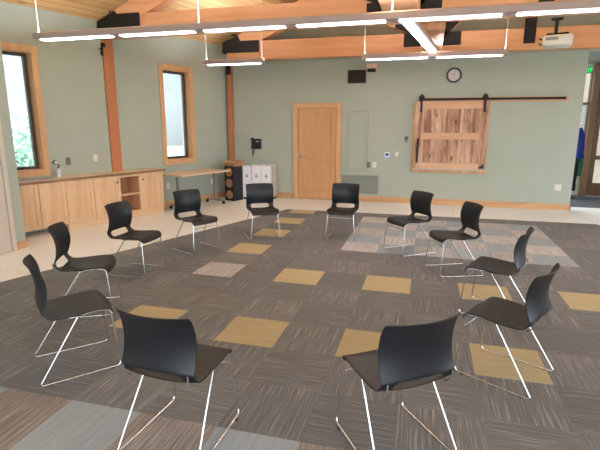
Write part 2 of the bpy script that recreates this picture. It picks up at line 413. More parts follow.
# oak door in the back wall
t = sthing('door_2', (-2.43, YB, 0), 0)
bm = BM(); H = 2.2
box(bm, -.56, -.45, -.05, 0, 0, H, .004); box(bm, .45, .56, -.05, 0, 0, H, .004); box(bm, -.45, .45, -.05, 0, H-.11, H, .004)
obj('door_frame', bm, TRIMO, t)
bm = BM()
box(bm, -.442, .442, -.004, 0, .012, H-.118)
st = .11
for a, b, c, d in ((-.442, -.442+st, .012, H-.118), (.442-st, .442, .012, H-.118), (-.445+st, .445-st, H-.114-.12, H-.114), (-.445+st, .445-st, .92, 1.12), (-.445+st, .445-st, .012, .2)):
    box(bm, a, b, -.03, -.004, c, d, .004)
obj('door_panel', bm, DOORW, t)
bm = BM(); cyl(bm, (-.385, -.03, 1.0), (-.385, -.042, 1.0), .03); tube(bm, [(-.385, -.042, 1.0), (-.385, -.07, 1.0), (-.25, -.07, 1.0)], .011, fillet=.02)
obj('door_handle', bm, STEEL, t, smooth=40)
bm = BM(); cyl(bm, (-.385, -.03, 1.1), (-.385, -.044, 1.1), .026); obj('lock', bm, STEEL, t, smooth=40)

# painted access panel, return grille
t = sthing('trim_1', (-1.51, YB, 0))
bm = BM(); a, b, c, d = -.24, .24, .69, 2.02
for p in ((a, a+.012, c, d), (b-.012, b, c, d), (a, b, d-.012, d), (a, b, c, c+.012)): box(bm, p[0], p[1], -.006, 0, p[2], p[3])
a, b, c, d = -.19, .19, .74, 1.96
for p in ((a, a+.008, c, d), (b-.008, b, c, d), (a, b, d-.008, d), (a, b, c, c+.008)): box(bm, p[0], p[1], -.006, 0, p[2], p[3])
obj('panel_outline', bm, SAGE3, t)

def louver(t, x0, x1, z0, z1, mat, mat2, n, f=.02):
    bm = BM(); box(bm, x0, x0+f, -.015, 0, z0, z1, .002); box(bm, x1-f, x1, -.015, 0, z0, z1, .002); box(bm, x0, x1, -.015, 0, z0, z0+f, .002); box(bm, x0, x1, -.015, 0, z1-f, z1, .002)
    obj('grille_frame', bm, mat, t)
    bm = BM()
    for k in range(n):
        z = z0+f+(z1-z0-2*f)*(k+.5)/n; h = (z1-z0-2*f)/n*.42
        prism(bm, [(-.002, z+h), (-.012, z-h), (-.014, z-h+.003), (-.004, z+h)], 'X', x0+f, x1-f)
    box(bm, x0+f, x1-f, -.002, 0, z0+f, z1-f, mi=1)
    obj('louvers', bm, [mat, mat2], t)
t = thing('return_air_grille', 'large sage painted air grille low on back wall right of door', 'vent', (-1.42, YB, 0), 0); louver(t, -.42, .42, .18, .6, SAGE2, SAGE3, 16)
t = thing('wall_vent', 'dark brown louvered vent high on back wall under the beam', 'vent', (-1.555, YB, 0), 0); louver(t, -.2, .2, 2.61, 2.89, plain('dark_vent', (62, 52, 42), .6), BLACKM, 12)

# ------------------------------------------------------------------ roof: decking, trusses
def ceiling():
    bm = BM(); uv = bm.loops.layers.uv.new('UVMap')
    def quad(ps, uvs):
        vs = [bm.verts.new(p) for p in ps]; f = bm.faces.new(vs)
        for l, w in zip(f.loops, uvs): l[uv].uv = w
    y0, y1 = -4.0, 10.7
    x0a, x0b = wallx(y0)-.3, wallx(y1)-.3
    za, zb = EAVE-.3*SL, EAVE-.3*SL
    rz0, rz1 = roofz(0, y0), roofz(0, y1)
    s = math.sqrt(1+(SL*nx)**2)
    def uvp(x, y): return (x*ux+y*uy, (x*nx+y*ny)*1.09)
    for dz in (0, .12):
        quad([(x0a, y0, za+dz), (x0b, y1, zb+dz), (0, y1, rz1+dz), (0, y0, rz0+dz)], [uvp(x0a, y0), uvp(x0b, y1), uvp(0, y1), uvp(0, y0)])
        quad([(0, y0, rz0+dz), (0, y1, rz1+dz), (7.6, y1, EAVE-.3+dz), (7.6, y0, EAVE-.3+dz)], [(y0, 0), (y1, 0), (y1, 8), (y0, 8)])
    struct(obj('ceiling', bm, PINE))
ceiling()

def truss(y, label, xl, nodex, yn=-.12, strapx=1.95, near=False):
    """fir truss with black steel plates; local y 0 is its middle"""
    t = thing('roof_truss', label, 'roof truss', (0, y, 0), 0, 'timber roof trusses')
    w = .11
    xr = 7.0; zb, zt = (3.20, 3.55) if y < 9 else (3.09, 3.47)
    bm = BM(); box(bm, xl+.1, xr, -w, w, zb, zt, .008); obj('bottom_chord', bm, FIR_X, t)
    # left top chord under the decking
    ex = xl
    def top(x): return EAVE+(.0 if y < 9 else -.03)+SL*(x-ex)-.01
    rk = .37
    xe = -.02
    bm = BM(); prism(bm, [(xl+.36, top(xl+.36)-.02), (xl+.42, top(xl+.36)-.17), (xl+.83, zt), (xl+.9, top(xl+.9)-rk), (xe, top(xe)-rk), (xe, top(xe))], 'Y', -w-.005, w+.005)
    obj('top_chord', bm, FIR_X, t)
    zr = top(xe); sl2 = (zr-3.2)/(xr)
    bm = BM(); prism(bm, [(xe, zr), (xe, zr-rk), (xr, 3.2-.2), (xr, 3.2+.17)], 'Y', -w, w); obj('top_chord', bm, FIR_X, t)
    # webs from the middle node
    def web(dx, slope, L):
        a = math.atan(slope); h = .12
        p0 = Vector((nodex+dx*.12, 3.46)); d = Vector((dx*math.cos(a), math.sin(a))); q = Vector((-d.y, d.x))*h
        P = [p0-q, p0+d*L-q, p0+d*L+q, p0+q]
        bm = BM(); prism(bm, [tuple(v) for v in P], 'Y', -w+.004, w-.004); obj('web', bm, FIR_X, t)
        P = [p0-q*1.03-d*.05, p0+d*.62-q*1.03, p0+d*.62+q*1.03, p0+q*1.03-d*.05]
        return [tuple(v) for v in P]
    zmid = top(nodex)
    L1 = 2.2; pl = web(-1, .42, L1)
    pr = web(1, 1.0, 1.6)
    for P, s in ((pl, -1), (pr, 1)):
        bm = BM()
        prism(bm, P, 'Y', -w-.014, -w-.002); box(bm, nodex+s*.17 if s > 0 else nodex-.55, nodex+.52 if s > 0 else nodex-.17, -w-.014, -w-.002, 3.22, 3.47)
        for k in range(4): cyl(bm, (nodex+s*(.24+.08*k), -w-.014, 3.28+.12*(k % 2)), (nodex+s*(.24+.08*k), -w-.024, 3.28+.12*(k % 2)), .014, seg=8)
        obj('gusset_plate', bm, BLACKM, t)
    # heel plate at the eave: steel knife plate between post, chord and rafter
    bm = BM()
    P = [(xl+.0, 3.24), (xl+.86, 3.24), (xl+.86, zt+.01), (xl+.43, zt+.01), (xl+.38, top(xl+.38)-.03), (xl+.02, 3.46)]
    prism(bm, P, 'Y', -w-.014, w+.014)
    for (px_, pz) in ((.12, 3.3), (.12, 3.42), (.3, 3.6), (.3, 3.4), (.7, 3.3), (.7, 3.45), (.5, 3.3)):
        cyl(bm, (xl+px_, -w-.014, pz), (xl+px_, -w-.026, pz), .016, seg=8)
    obj('heel_plate', bm, BLACKM, t)
    bm = BM(); box(bm, strapx-.1, strapx+.1, -w-.014, -w-.002, 3.2, 3.86, .003)
    for z in (3.26, 3.36, 3.7, 3.8): cyl(bm, (strapx, -w-.014, z), (strapx, -w-.026, z), .016, seg=8)
    obj('strap_plate', bm, BLACKM, t)
    bm = BM(); box(bm, strapx-.09, strapx+.09, -w+.01, w-.01, zt-.01, top(strapx*-1) if False else 4.3); obj('web', bm, FIR_X, t)
    return t
Y1, Y2 = 7.45, 9.95
truss(Y1, 'timber roof truss with black plates, nearer one, projector hanging from it', wallx(Y1)-.03, -.42, strapx=1.45)
truss(Y2, 'timber roof truss with black plates, farther one, along the back wall', -4.43, .0, strapx=1.72)
# longitudinal ridge timbers
o = obj('ridge_tie_beam', (lambda bm: (box(bm, -.2, .17, Y1+.12, Y2-.13, 3.1, 3.5, .01), bm)[1])(BM()), FIR_Y)
tag(o, 'short glulam tie beam running between the two roof trusses above slanting light', 'beam')
o = obj('ridge_tie_beam', (lambda bm: (box(bm, -.66, -.2, 3.6, Y1-.12, 3.17, 3.56, .01), bm)[1])(BM()), FIR_Y)
tag(o, 'glulam tie beam coming toward viewer at top edge, in front of nearer truss', 'beam')

def post(d, label, w=.21, dep=.04, zt=3.12, x0=-.005):
    t = thing('timber_post', label, 'post', WP(d), RZ, 'wall posts')
    bx('post_shaft', FIR_Z, t, x0, dep, -w/2, w/2, .864, zt+.1, bev=.004)
    bm = BM(); box(bm, x0, dep+.012, -w/2-.012, -w/2-.002, 2.9, zt, .002)
    box(bm, x0, dep+.012, -w/2-.012, -w/2+.05, 3.05, zt, .002)
    for z in (2.95, 3.02): cyl(bm, (dep*.5, -w/2-.012, z), (dep*.5, -w/2-.035, z), .02, seg=8)
    obj('post_bracket', bm, BLACKM, t)
post(3.16, 'reddish fir post on left wall between the two windows', dep=.03)
t = thing('timber_post', 'narrow reddish fir post in the far left corner beside black rack', 'post', (CX+.03, YB-.14, 0), 0, 'wall posts')
bx('post_shaft', FIR_Z, t, 0, .1, 0, .12, 0, 3.12, bev=.004)
bx('post_bracket', BLACKM, t, -.01, .11, -.012, -.001, 2.85, 3.12, bev=.002)

# ------------------------------------------------------------------ pendant lights
def light_row(y, z, xs, cables, label, both):
    t = thing('pendant_light', label, 'ceiling light', (0, y, z), 0, 'linear pendant lights')
    for k, (a, b) in enumerate(xs):
        bm = BM()
        P = [(-.055, .07), (-.085, .05), (-.09, -.018), (-.05, -.022), (.05, -.022), (.09, -.018), (.085, .05), (.055, .07), (.05, .07), (.05, .03), (-.05, .03), (-.05, .07)]
        prism(bm, P, 'X', a-.011, b+.011)
        hs = obj('housing', bm, ALU, t)
        bm = BM(); P = [(-.055, -.021), (-.04, -.035), (.04, -.035), (.055, -.021)]
        prism(bm, P, 'X', a+.075, b-.06); obj('lens', bm, LENS, hs)
        bm = BM(); box(bm, a+.05, b-.05, -.045, .045, .05, .056); obj('uplight_lens', bm, UPL, hs)
    for a, b in xs[:-1]:
        pass
    for x in cables:
        ztop = roofz(x, y)-.005-z if x < 0 else 1.9
        if x > 0: ztop = roofz(0, y)+(EAVE-.3-roofz(0, y))*x/7.6-.005-z
        bm = BM(); cyl(bm, (x, 0, .05), (x, 0, ztop), .006, seg=8); cyl(bm, (x, 0, ztop-.03), (x, 0, ztop), .05, seg=16); cyl(bm, (x, 0, .05), (x, 0, .09), .014, seg=8)
        obj('cable', bm, PLASTW, t)
    return t
s = 1.2
r1 = [(-5.3+s*k+.012, -5.3+s*(k+1)-.012) for k in range(7)]
r1 = [(-5.32, -4.07), (-4.05, -2.86), (-2.84, -1.66), (-1.64, -.47), (-.45, .75), (.77, 1.98), (2.0, 3.2)]
light_row(5.65, 2.89, r1, [-5.3, -2.85, -.46, 1.99], 'long run of linear pendant lights nearest the viewer, crossing the whole room', 0)
light_row(8.75, 2.89, [(-4.32, -3.1)], [-4.28, -3.12], 'short single linear pendant light near the far left corner', 0)
light_row(8.75, 2.89, [(-1.2, -.01), (.01, 1.2)], [-1.17, 1.18], 'two-section linear pendant light hanging before back wall, left of clock', 0)
t = thing('pendant_light', 'linear light running toward back wall under the tie beam', 'ceiling light', (-.32, 5.95, 2.95), -math.atan2(.33, 2.55), 'linear pendant lights')
bm = BM(); prism(bm, [(-.055, .055), (-.085, .04), (-.09, -.012), (-.05, -.022), (.05, -.022), (.09, -.012), (.085, .04), (.055, .055), (.05, .055), (.05, .03), (-.05, .03), (-.05, .055)], 'Y', 0, 2.6); hs = obj('housing', bm, ALU, t)
bm = BM(); prism(bm, [(-.06, -.02), (-.045, -.05), (.045, -.05), (.06, -.02)], 'Y', .06, 2.55); obj('lens', bm, LENS, hs)
for yy in (.5, 2.1):
    bm = BM(); cyl(bm, (0, yy, .05), (0, yy, .2), .006, seg=8); obj('cable', bm, PLASTW, t)

# ------------------------------------------------------------------ projector
t = thing('projector', 'white ceiling projector hanging on black pole below nearer truss, upper right', 'projector', (1.62, 7.3, 2.83), math.radians(-14))
bm = BM(); box(bm, -.17, .19, -.15, .17, -.075, .07, .035); pj = obj('body', bm, PLASTW, t, smooth=40)
bm = BM(); box(bm, -.13, .02, -.155, -.148, .0, .035, .002); obj('vent_slots', bm, GREYM, t)
bm = BM(); cyl(bm, (.1, .16, -.01), (.1, .2, -.01), .04); obj('projector_lens', bm, BLACKP, t, smooth=40)
bm = BM(); cyl(bm, (-.02, .0, .1), (-.02, .0, .29), .022); box(bm, -.08, .04, -.06, .06, .08, .1, .004)
for a, b in ((-.12, -.1), (.13, -.1), (.13, .12), (-.12, .12)): tube(bm, [(-.02, 0, .095), (a, b, .085), (a, b, .055)], .012, fillet=.02)
box(bm, -.09, .05, -.07, .07, .275, .29); obj('mount', bm, BLACKM, t)
for k in (0, 1):
    bm = BM(); tube(bm, [(-.16, -.04+.05*k, .03-.06*k), (-.2, -.04+.05*k, .03-.06*k), (-.21, -.04+.05*k, .05-.06*k)], .009, fillet=.01); obj('plug', bm, BLACKP, t)

# ------------------------------------------------------------------ counter and cabinets on left wall
FR = .385
cabs = [(5.33, 4.832, 'drawer'), (4.83, 4.397, 'plain'), (4.395, 3.902, 'drawer'), (3.90, 3.412, 'door'), (3.41, 2.942, 'open'), (2.94, 2.41, 'door2')]
lbl = ['oak base cabinet at left end of counter under the sink',
       'plain oak base cabinet, second from left, with open dark toe space',
       'oak base cabinet with top rail, third from left, where the toe board starts',
       'oak base cabinet with single door left of the open shelf unit',
       'open oak shelf cabinet with one middle shelf',
       'oak base cabinet with knob at the right end of the counter beside table']
for (d0, d1, kind), lb in zip(cabs, lbl):
    w = d0-d1; t = thing('base_cabinet', lb, 'cabinet', WP(d0), RZ, 'oak base cabinets')
    z0, z1 = .1, .815; th = .018
    bm = BM()
    box(bm, .0, FR-.02, 0, th, z0, z1); box(bm, 0, FR-.02, w-th, w, z0, z1); box(bm, 0, FR-.02, th, w-th, z0, z0+th); box(bm, 0, FR-.02, th, w-th, z1-th, z1); box(bm, 0, .01, th, w-th, z0+th, z1-th)
    obj('carcass', bm, SHELFIN if kind == 'open' else CAB_Z, t)
    if kind == 'open':
        bm = BM(); box(bm, FR-.02, FR, 0, .03, z0, z1, .002); box(bm, FR-.02, FR, w-.03, w, z0, z1, .002); box(bm, FR-.02, FR, .03, w-.03, z1-.04, z1, .002); box(bm, FR-.02, FR, .03, w-.03, z0, z0+.04, .002); obj('face_frame', bm, CAB_Z, t)
        bx('shelf', CAB_Y, t, .01, FR-.015, th, w-th, .435, .46, bev=.002)
    else:
        bm = BM(); g = .003; r = .065
        box(bm, FR-.026, FR-.016, g, w-g, z0+.002, z1-.002)
        box(bm, FR-.016, FR, g, g+r, z0+.002, z1-.002, .002); box(bm, FR-.008, FR, w-g-r, w-g, z0+.002, z1-.002, .002)
        box(bm, FR-.016, FR, g+r, w-g-r, z1-.002-r, z1-.002, .002); box(bm, FR-.016, FR, g+r, w-g-r, z0+.002, z0+r+.002, .002)
        if kind == 'drawer': box(bm, FR-.016, FR, g+r, w-g-r, .575, .64, .002)
        if kind == 'plain': box(bm, FR-.016, FR-.004, g+r, w-g-r, z0+r, z1-r)
        dr = obj('door', bm, CAB_Z, t)
        if kind in ('door', 'door2'):
            kp = (w-.035) if kind == 'door' else .045
            bm = BM(); cyl(bm, (FR, kp, .7), (FR+.018, kp, .7), .006); cyl(bm, (FR+.014, kp, .7), (FR+.026, kp, .7), .015); obj('knob', bm, BLACKM, dr, smooth=40)
    if d0 < 4.4: bx('toe_board', CAB_Y, t, 0, FR-.03, 0, w, 0, .098)
    elif d0 > 5.0: bx('foot_block', CAB_Y, t, 0, FR-.03, 0, .08, 0, .098)
# worktop with live edge
bm = BM(); rnd = random.Random(3); d = 5.34; pts = []
edge = []
while d > 2.34:
    edge.append((FR+.028+rnd.uniform(-.008, .010)+(.02 if 4.05 < d < 4.25 else 0), -d)); d -= .07
edge.append((FR+.03, -2.36))
outline = [(0, -5.36)]+edge+[(0, -2.36)]
prism(bm, outline, 'Z', .825, .862)
for f in bm.faces:
    if abs(f.normal.z) < .5: f.material_index = 1
o = obj('worktop', bm, [MAPLE, BARK], loc=(CX, YB, 0), rotz=RZ)
tag(o, 'long maple worktop with dark live edge along the left wall cabinets', 'worktop')
bm = BM(); box(bm, FR-.03, FR+.018, -5.34, -2.38, .815, .825, .001)
t = thing('sink', 'stainless sink set in worktop below the left window', 'sink', WP(5.34), RZ)
bm = BM(); a, b, c, dd = .07, .36, .05, .80
zt = .868
box(bm, a, a+.02, c, dd, .863, zt, .001); box(bm, b-.02, b, c, dd, .863, zt, .001); box(bm, a+.02, b-.02, c, c+.02, .863, zt, .001); box(bm, a+.02, b-.02, dd-.02, dd, .863, zt, .001); obj('rim', bm, STEEL, t)
bm = BM(); box(bm, a+.02, b-.02, c+.02, dd-.02, .8625, .8645); obj('basin', bm, GREYM, t)
bm = BM(); tube(bm, [(.10, .3, .866), (.10, .3, 1.1), (.16, .3, 1.16), (.24, .3, 1.12), (.24, .3, 1.08)], .011, fillet=.05); cyl(bm, (.10, .3, .864), (.10, .3, .88), .025); obj('faucet', bm, STEEL, t, smooth=50)
t = thing('soap_bottle', 'white soap dispenser bottle with brown pump on worktop beside window', 'soap bottle', WP(4.34, .13, .862), RZ)
bm = BM(); lathe(bm, [(.030, 0), (.034, .01), (.034, .1), (.028, .125), (.014, .135), (.014, .145)], c=(0, 0, 0)); obj('bottle', bm, SOAPB, t, smooth=50)
bm = BM(); cyl(bm, (0, 0, .145), (0, 0, .16), .016); cyl(bm, (0, 0, .16), (0, 0, .19), .006); box(bm, -.012, .05, -.012, .012, .188, .202, .004); obj('pump', bm, BLACKP, t, smooth=50)
t = thing('wall_dispenser', 'small grey round dispenser on wall above the white soap bottle', 'dispenser', WP(4.33, .0, 1.1), RZ)
bm = BM(); cyl(bm, (0, 0, .0), (.035, 0, .0), .035); obj('disc', bm, PLASTG, t, smooth=50)
bm = BM(); cyl(bm, (.035, 0, .0), (.05, 0, .0), .02); obj('cap', bm, STEEL, t, smooth=50)

# wall plates
def plate(name, label, cat, loc, rz, mat, w=.075, h=.115, kind='switch', group=None):
    t = thing(name, label, cat, loc, rz, group)
    # local: plate faces -y
    bm = BM(); box(bm, -w/2, w/2, -.006, 0, -h/2, h/2, .002); obj('plate', bm, mat, t)
    if kind == 'switch':
        bm = BM(); box(bm, -.016, .016, -.010, -.005, -.032, .032, .002); obj('rocker', bm, mat, t)
    else:
        bm = BM()
        for s in (-1, 1): box(bm, -.016, .016, -.009, -.005, s*.02-.013, s*.02+.013, .003)
        obj('socket', bm, mat, t)
    return t
RW = RZ+PI/2   # plates on the left wall: local -y -> into room
plate('wall_outlet', 'brown grey outlet plate on left wall just right of soap bottle', 'outlet', WP(4.09, 0, 1.1), RW, PLASTG, .085, .13, 'outlet')
plate('light_switch', 'white switch plate on left wall between soap bottle and fir post', 'switch', WP(3.58, 0, 1.13), RW, PLASTW, .08, .12)
plate('wall_outlet', 'white outlet low on left wall under left end of table', 'outlet', WP(1.97, 0, .45), RW, PLASTW, .085, .13, 'outlet')
plate('wall_outlet', 'white outlet low on left wall under right end of table', 'outlet', WP(.66, 0, .42), RW, PLASTW, .08, .13, 'outlet')
plate('light_switch', 'grey brown switch plate on back wall at panel edge above grille', 'switch', (-1.24, YB, .84), 0, PLASTG, .08, .13)
plate('light_switch', 'white switch plate on back wall just right of the grey brown one', 'switch', (-1.10, YB, .84), 0, PLASTW, .085, .13)
plate('light_switch', 'small white switch plate right of the thermostat', 'switch', (-.62, YB, 1.09), 0, PLASTW, .07, .11)
plate('wall_outlet', 'square white outlet near right end of back wall', 'outlet', (2.66, YB, .47), 0, PLASTW, .125, .125, 'outlet')
t = thing('thermostat', 'white thermostat with dark screen and blue light on back wall', 'thermostat', (-.835, YB, 1.07), 0)
bx('body', WHITE, t, -.055, .055, -.022, 0, -.06, .06, bev=.008); bx('screen', SCREEN, t, -.035, .035, -.025, -.022, -.02, .035); bx('status_light', LEDB, t, -.03, .03, -.025, -.022, -.056, -.036)
t = thing('wall_bell', 'small brown teardrop device on wall left of barn door', 'wall device', (-.43, YB, 1.43), 0)
bm = BM()
prism(bm, [(.045*math.sin(a)*(1 if math.cos(a) > -.3 else .75), .055*math.cos(a)-(.02 if math.cos(a) < -.8 else 0)) for a in [2*PI*k/20 for k in range(20)]], 'Y', -.03, 0); obj('body', bm, PLASTG, t)
bm = BM(); cyl(bm, (0, -.03, 0.005), (0, -.042, .005), .02); obj('button', bm, BRONZE, t, smooth=40)

# wall phone
t = thing('wall_phone', 'black wall telephone with handset and hanging cord left of door', 'telephone', (-3.90, YB, 1.27), 0)
bx('base', BLACKP, t, -.07, .11, -.05, 0, -.12, .12, bev=.012)
bx('display', GREYM, t, -.01, .08, -.056, -.05, .045, .075, bev=.002)
bm = BM()
for i in range(3):
    for j in range(4): box(bm, -.01+.03*i, .012+.03*i, -.054, -.049, -.09+.028*j, -.07+.028*j, .002)
obj('keypad', bm, SCREEN, t)
bm = BM(); box(bm, -.125, -.075, -.06, -.015, -.10, .14, .012); box(bm, -.13, -.07, -.085, -.03, .085, .145, .012); box(bm, -.13, -.07, -.085, -.03, -.11, -.05, .012); obj('handset', bm, BLACKP, t)
bm = BM(); tube(bm, [(-.1, -.04, -.1), (-.105, -.03, -.2), (-.1, -.03, -.3), (-.09, -.03, -.22), (-.06, -.03, -.11)], .008, fillet=.04); obj('cord', bm, BLACKP, t)

# clock
t = thing('wall_clock', 'round black rimmed wall clock above the barn door', 'clock', (.47, YB, 2.73), 0)
bm = BM()
lathe(bm, [(.150, 0), (.150, .03), (.142, .04), (.128, .04), (.122, .03), (.122, .008), (.12, 0)], 40); bmesh.ops.rotate(bm, verts=bm.verts[:], cent=(0, 0, 0), matrix=Matrix.Rotation(PI/2, 3, 'X')); obj('rim', bm, BLACKP, t, smooth=40)
bm = BM(); cyl(bm, (0, -.001, 0), (0, -.012, 0), .124, seg=40)
fc = obj('dial', bm, CLOCKF, t, smooth=40)
bm = BM()
for k in range(12):
    a = 2*PI*k/12; L = .022 if k % 3 == 0 else .014
    M = Matrix.Rotation(a, 4, 'Y')
    bm = BM(); box(bm, -.003, .003, -.0135, -.012, .112-L, .112, mat=M); obj('hour_mark', bm, BLACKP, fc)
for nm, a, L, w in (('hour_hand', math.radians(-58), .062, .006), ('minute_hand', math.radians(20), .095, .004)):
    bm = BM(); box(bm, -w/2, w/2, -.016, -.014, -.015, L, mat=Matrix.Rotation(a, 4, 'Y')); obj(nm, bm, BLACKP, t)

# wall speaker / motion sensor
t = thing('wall_sensor', 'tan box device with dark slot high on wall right of vent', 'wall device', (-1.23, YB, 2.90), 0)
bm = BM(); prism(bm, [(0, .1), (-.11, .1), (-.12, -.0), (-.08, -.07), (0, -.07)], 'X', -.11, .11); obj('body', bm, CARDB, t)
bm = BM(); prism(bm, [(-.121, -.0), (-.125, -.005), (-.085, -.075), (-.08, -.07)], 'X', -.09, .09); obj('slot', bm, BLACKP, t)
bx('lower_lip', PLASTW, t, -.09, .09, -.1, 0, -.10, -.078, bev=.004)

# ------------------------------------------------------------------ pass-through with sliding barn shutter
t = thing('barn_door', 'sliding rustic wood barn shutter on black rail over serving hatch', 'barn door', (.46, YB, 0), 0)
x0, x1, z0, z1 = -.73, .74, .80, 2.21
yb = -.075
bm = BM(); n = 8
for k in range(n):
    a = x0+.1+(x1-x0-.2)*k/n; b = x0+.1+(x1-x0-.2)*(k+1)/n-.004
    box(bm, a, b, yb, yb+.018, z0+.08, z1-.08, .002)
obj('plank_panel', bm, HICK, t)
bm = BM()
box(bm, x0, x0+.13, yb-.02, yb+.018, z0, z1, .004); box(bm, x1-.13, x1, yb-.02, yb+.018, z0, z1, .004); obj('stile', bm, HICK, t)
bm = BM()
for c, d in ((z1-.16, z1), (1.42, 1.56), (z0, z0+.13)): box(bm, x0+.13, x1-.13, yb-.019, yb+.018, c, d, .004)
obj('rail', bm, HICK_X, t)
for x in (x0+.12, x1-.09):
    bm = BM(); box(bm, x-.022, x+.022, yb-.028, yb-.02, 1.98, 2.24, .002)
    cyl(bm, (x, yb-.02, 2.29), (x, yb-.0, 2.29), .055, seg=24)
    prism(bm, [(x-.022, 2.24), (x+.022, 2.24), (x+.03, 2.30), (x, 2.375), (x-.03, 2.30)], 'Y', yb-.034, yb-.02)
    obj('hanger', bm, BLACKM, t)
bm = BM(); tube(bm, [(x0+.085, yb-.02, .96), (x0+.085, yb-.06, .96), (x0+.085, yb-.06, 1.40), (x0+.085, yb-.02, 1.40)], .012, fillet=.02); box(bm, x0+.065, x0+.105, yb-.024, yb-.019, .92, 1.44, .002); obj('handle', bm, BLACKM, t)
bm = BM(); prism(bm, [(x1-.13, .83), (x1-.02, .83), (x1-.02, .92)], 'Y', yb-.026, yb-.019); obj('corner_latch', bm, BLACKM, t)
t = thing('barn_door_rail', 'long black flat rail on oak backer board above the shutter', 'rail', (0, YB, 0), 0)
bx('backer_board', OAK_X, t, -.2, 2.66, -.022, 0, 2.19, 2.285, bev=.003)
bx('track', BLACKM, t, -.2, 2.58, -.065, -.053, 2.225, 2.27, bev=.002)
for x in (-.1, .6, 1.2, 1.9, 2.5):
    bm = BM(); cyl(bm, (x, -.022, 2.247), (x, -.053, 2.247), .012, seg=10); obj('spacer', bm, BLACKM, t)
bm = BM(); box(bm, 2.55, 2.6, -.08, -.045, 2.222, 2.273, .004); obj('end_stop', bm, BLACKM, t)
t = thing('hatch_casing', 'oak casing and sill around the serving hatch behind shutter', 'casing', (.46, YB, 0), 0)
bm = BM(); box(bm, -.77, -.68, -.022, 0, .8, 2.18, .003); box(bm, .68, .77, -.022, 0, .8, 2.18, .003); box(bm, -.77, .77, -.022, 0, .70, .78, .003); obj('casing', bm, TRIMO, t)
bx('sill', GREYL, t, -.74, .76, -.1, 0, .775, .8, bev=.003)

# ------------------------------------------------------------------ recycling bins, rack, table
def recycle(bm, cx, cz, y, r=.035):
    # three chasing arrows, drawn as a small outline triangle with broken corners
    for k in range(3):
        a = PI/2+2*PI*k/3; b = PI/2+2*PI*(k+1)/3
        p = Vector((math.cos(a), math.sin(a))); q = Vector((math.cos(b), math.sin(b)))
        p1 = p.lerp(q, .16); q1 = p.lerp(q, .84); d = (q1-p1).normalized(); n = Vector((-d.y, d.x))*.17
        P = [p1-n, q1-n, q1+n, p1+n]
        prism(bm, [(cx+v.x*r, cz+v.y*r*1.25) for v in P], 'Y', y-.002, y)
        m_ = q1
        P = [m_-n*2, m_+n*2, m_+d*.32]
        prism(bm, [(cx+v.x*r, cz+v.y*r*1.25) for v in P], 'Y', y-.002, y)
for k, (x, w, lb) in enumerate(((-4.10, .215, 'white recycling bin cabinet, left one next to black rack'), (-3.868, .235, 'white recycling bin cabinet, middle of the three'), (-3.631, .235, 'white recycling bin cabinet with grey side, right one nearest door'))):
    t = thing('recycling_bin', lb, 'recycling bin', (x, 10.02, 0), 0, 'recycling bins')
    bx('body', [WHITE, WHITE, GREYL][k], t, 0, w, .018, .42, .05, .79-.01*(k == 0), bev=.006)
    bx('plinth', BLACKP, t, .01, w-.01, .04, .4, 0, .05)
    bx('door', WHITE, t, .004, w-.004, 0, .018, .06, .785-.01*(k == 0), bev=.003)
    bm = BM(); recycle(bm, w*.5, .56, 0); obj('recycling_mark', bm, BLACKP, t)
    bx('top_lid', WHITE, t, -.0, w, 0, .42, .79-.01*(k == 0), .805-.01*(k == 0), bev=.003)
    bx('slot', BLACKP, t, w*.25, w*.75, .14, .2, .8, .8055-.0*k if k else .7965)
# black rack of log rounds, aligned with the left wall
t = thing('log_rack', 'black upright rack holding round wood ends in far left corner', 'rack', (-4.31, 9.76, 0), RZ)
bm = BM(); w = .27; h = .79; r = .085
box(bm, -w/2, w/2, -.0, .3, 0, h); bx_ = obj('case', bm, BLACKP, t)
bm = BM()
box(bm, -w/2, -.112, -.02, 0, 0, h, .002); box(bm, .10, w/2, -.02, 0, 0, h, .002)
for z in (.0, .26, .52, .765): box(bm, -.112, .10, -.02, 0, z, z+.03, .002)
obj('front_frame', bm, BLACKP, t)
LOG = wood('log_end', (150, 104, 70), (188, 140, 100), 'Y', fine=10)[0]
for z in (.145, .405, .66):
    bm = BM(); cyl(bm, (-.005, -.018, z), (-.005, .0, z), .1, seg=28); obj('log_end', bm, LOG, t, smooth=40)
t = thing('wooden_crate', 'shallow brown wooden crate on top of the black rack', 'crate', (-4.31, 9.76, .79), RZ)
bm = BM()
box(bm, -.15, .17, .0, .02, 0.0, .12, .003); box(bm, -.15, .17, .27, .29, 0, .12, .003); box(bm, -.15, -.13, .02, .27, 0, .12, .003); box(bm, .15, .17, .02, .27, 0, .12, .003); obj('sides', bm, LOG, t)
bx('bottom', LOG, t, -.13, .15, .02, .27, 0, .012); bx('rim_band', SHELFIN, t, -.155, .175, -.006, 0, .085, .12, bev=.001)

# folding table on castors
ct = (-4.66, 8.9, 0)
t = thing('work_table', 'maple topped rolling table with grey metal T legs by far window', 'table', ct, RZ)
bx('table_top', MAPLE, t, -.35, .36, -.76, .63, .715, .745, bev=.006)
bx('apron', BLACKP, t, -.03, .03, -.5, .5, .685, .715)
for yy in (-.56, .5):
    bm = BM(); box(bm, -.03, .03, yy-.02, yy+.02, .09, .7, .006); lg = obj('leg', bm, GREYM, t)
    bm = BM(); box(bm, -.27, .27, yy-.022, yy+.022, .065, .095, .008); box(bm, -.25, .25, yy-.02, yy+.02, .69, .715, .004); obj('leg_foot', bm, GREYM, t)
    for xx in (-.25, .25):
        bm = BM(); cyl(bm, (xx, yy-.02, .032), (xx, yy+.02, .032), .032, seg=18); cyl(bm, (xx, yy, .04), (xx, yy, .07), .012); obj('castor', bm, BLACKP, t, smooth=40)

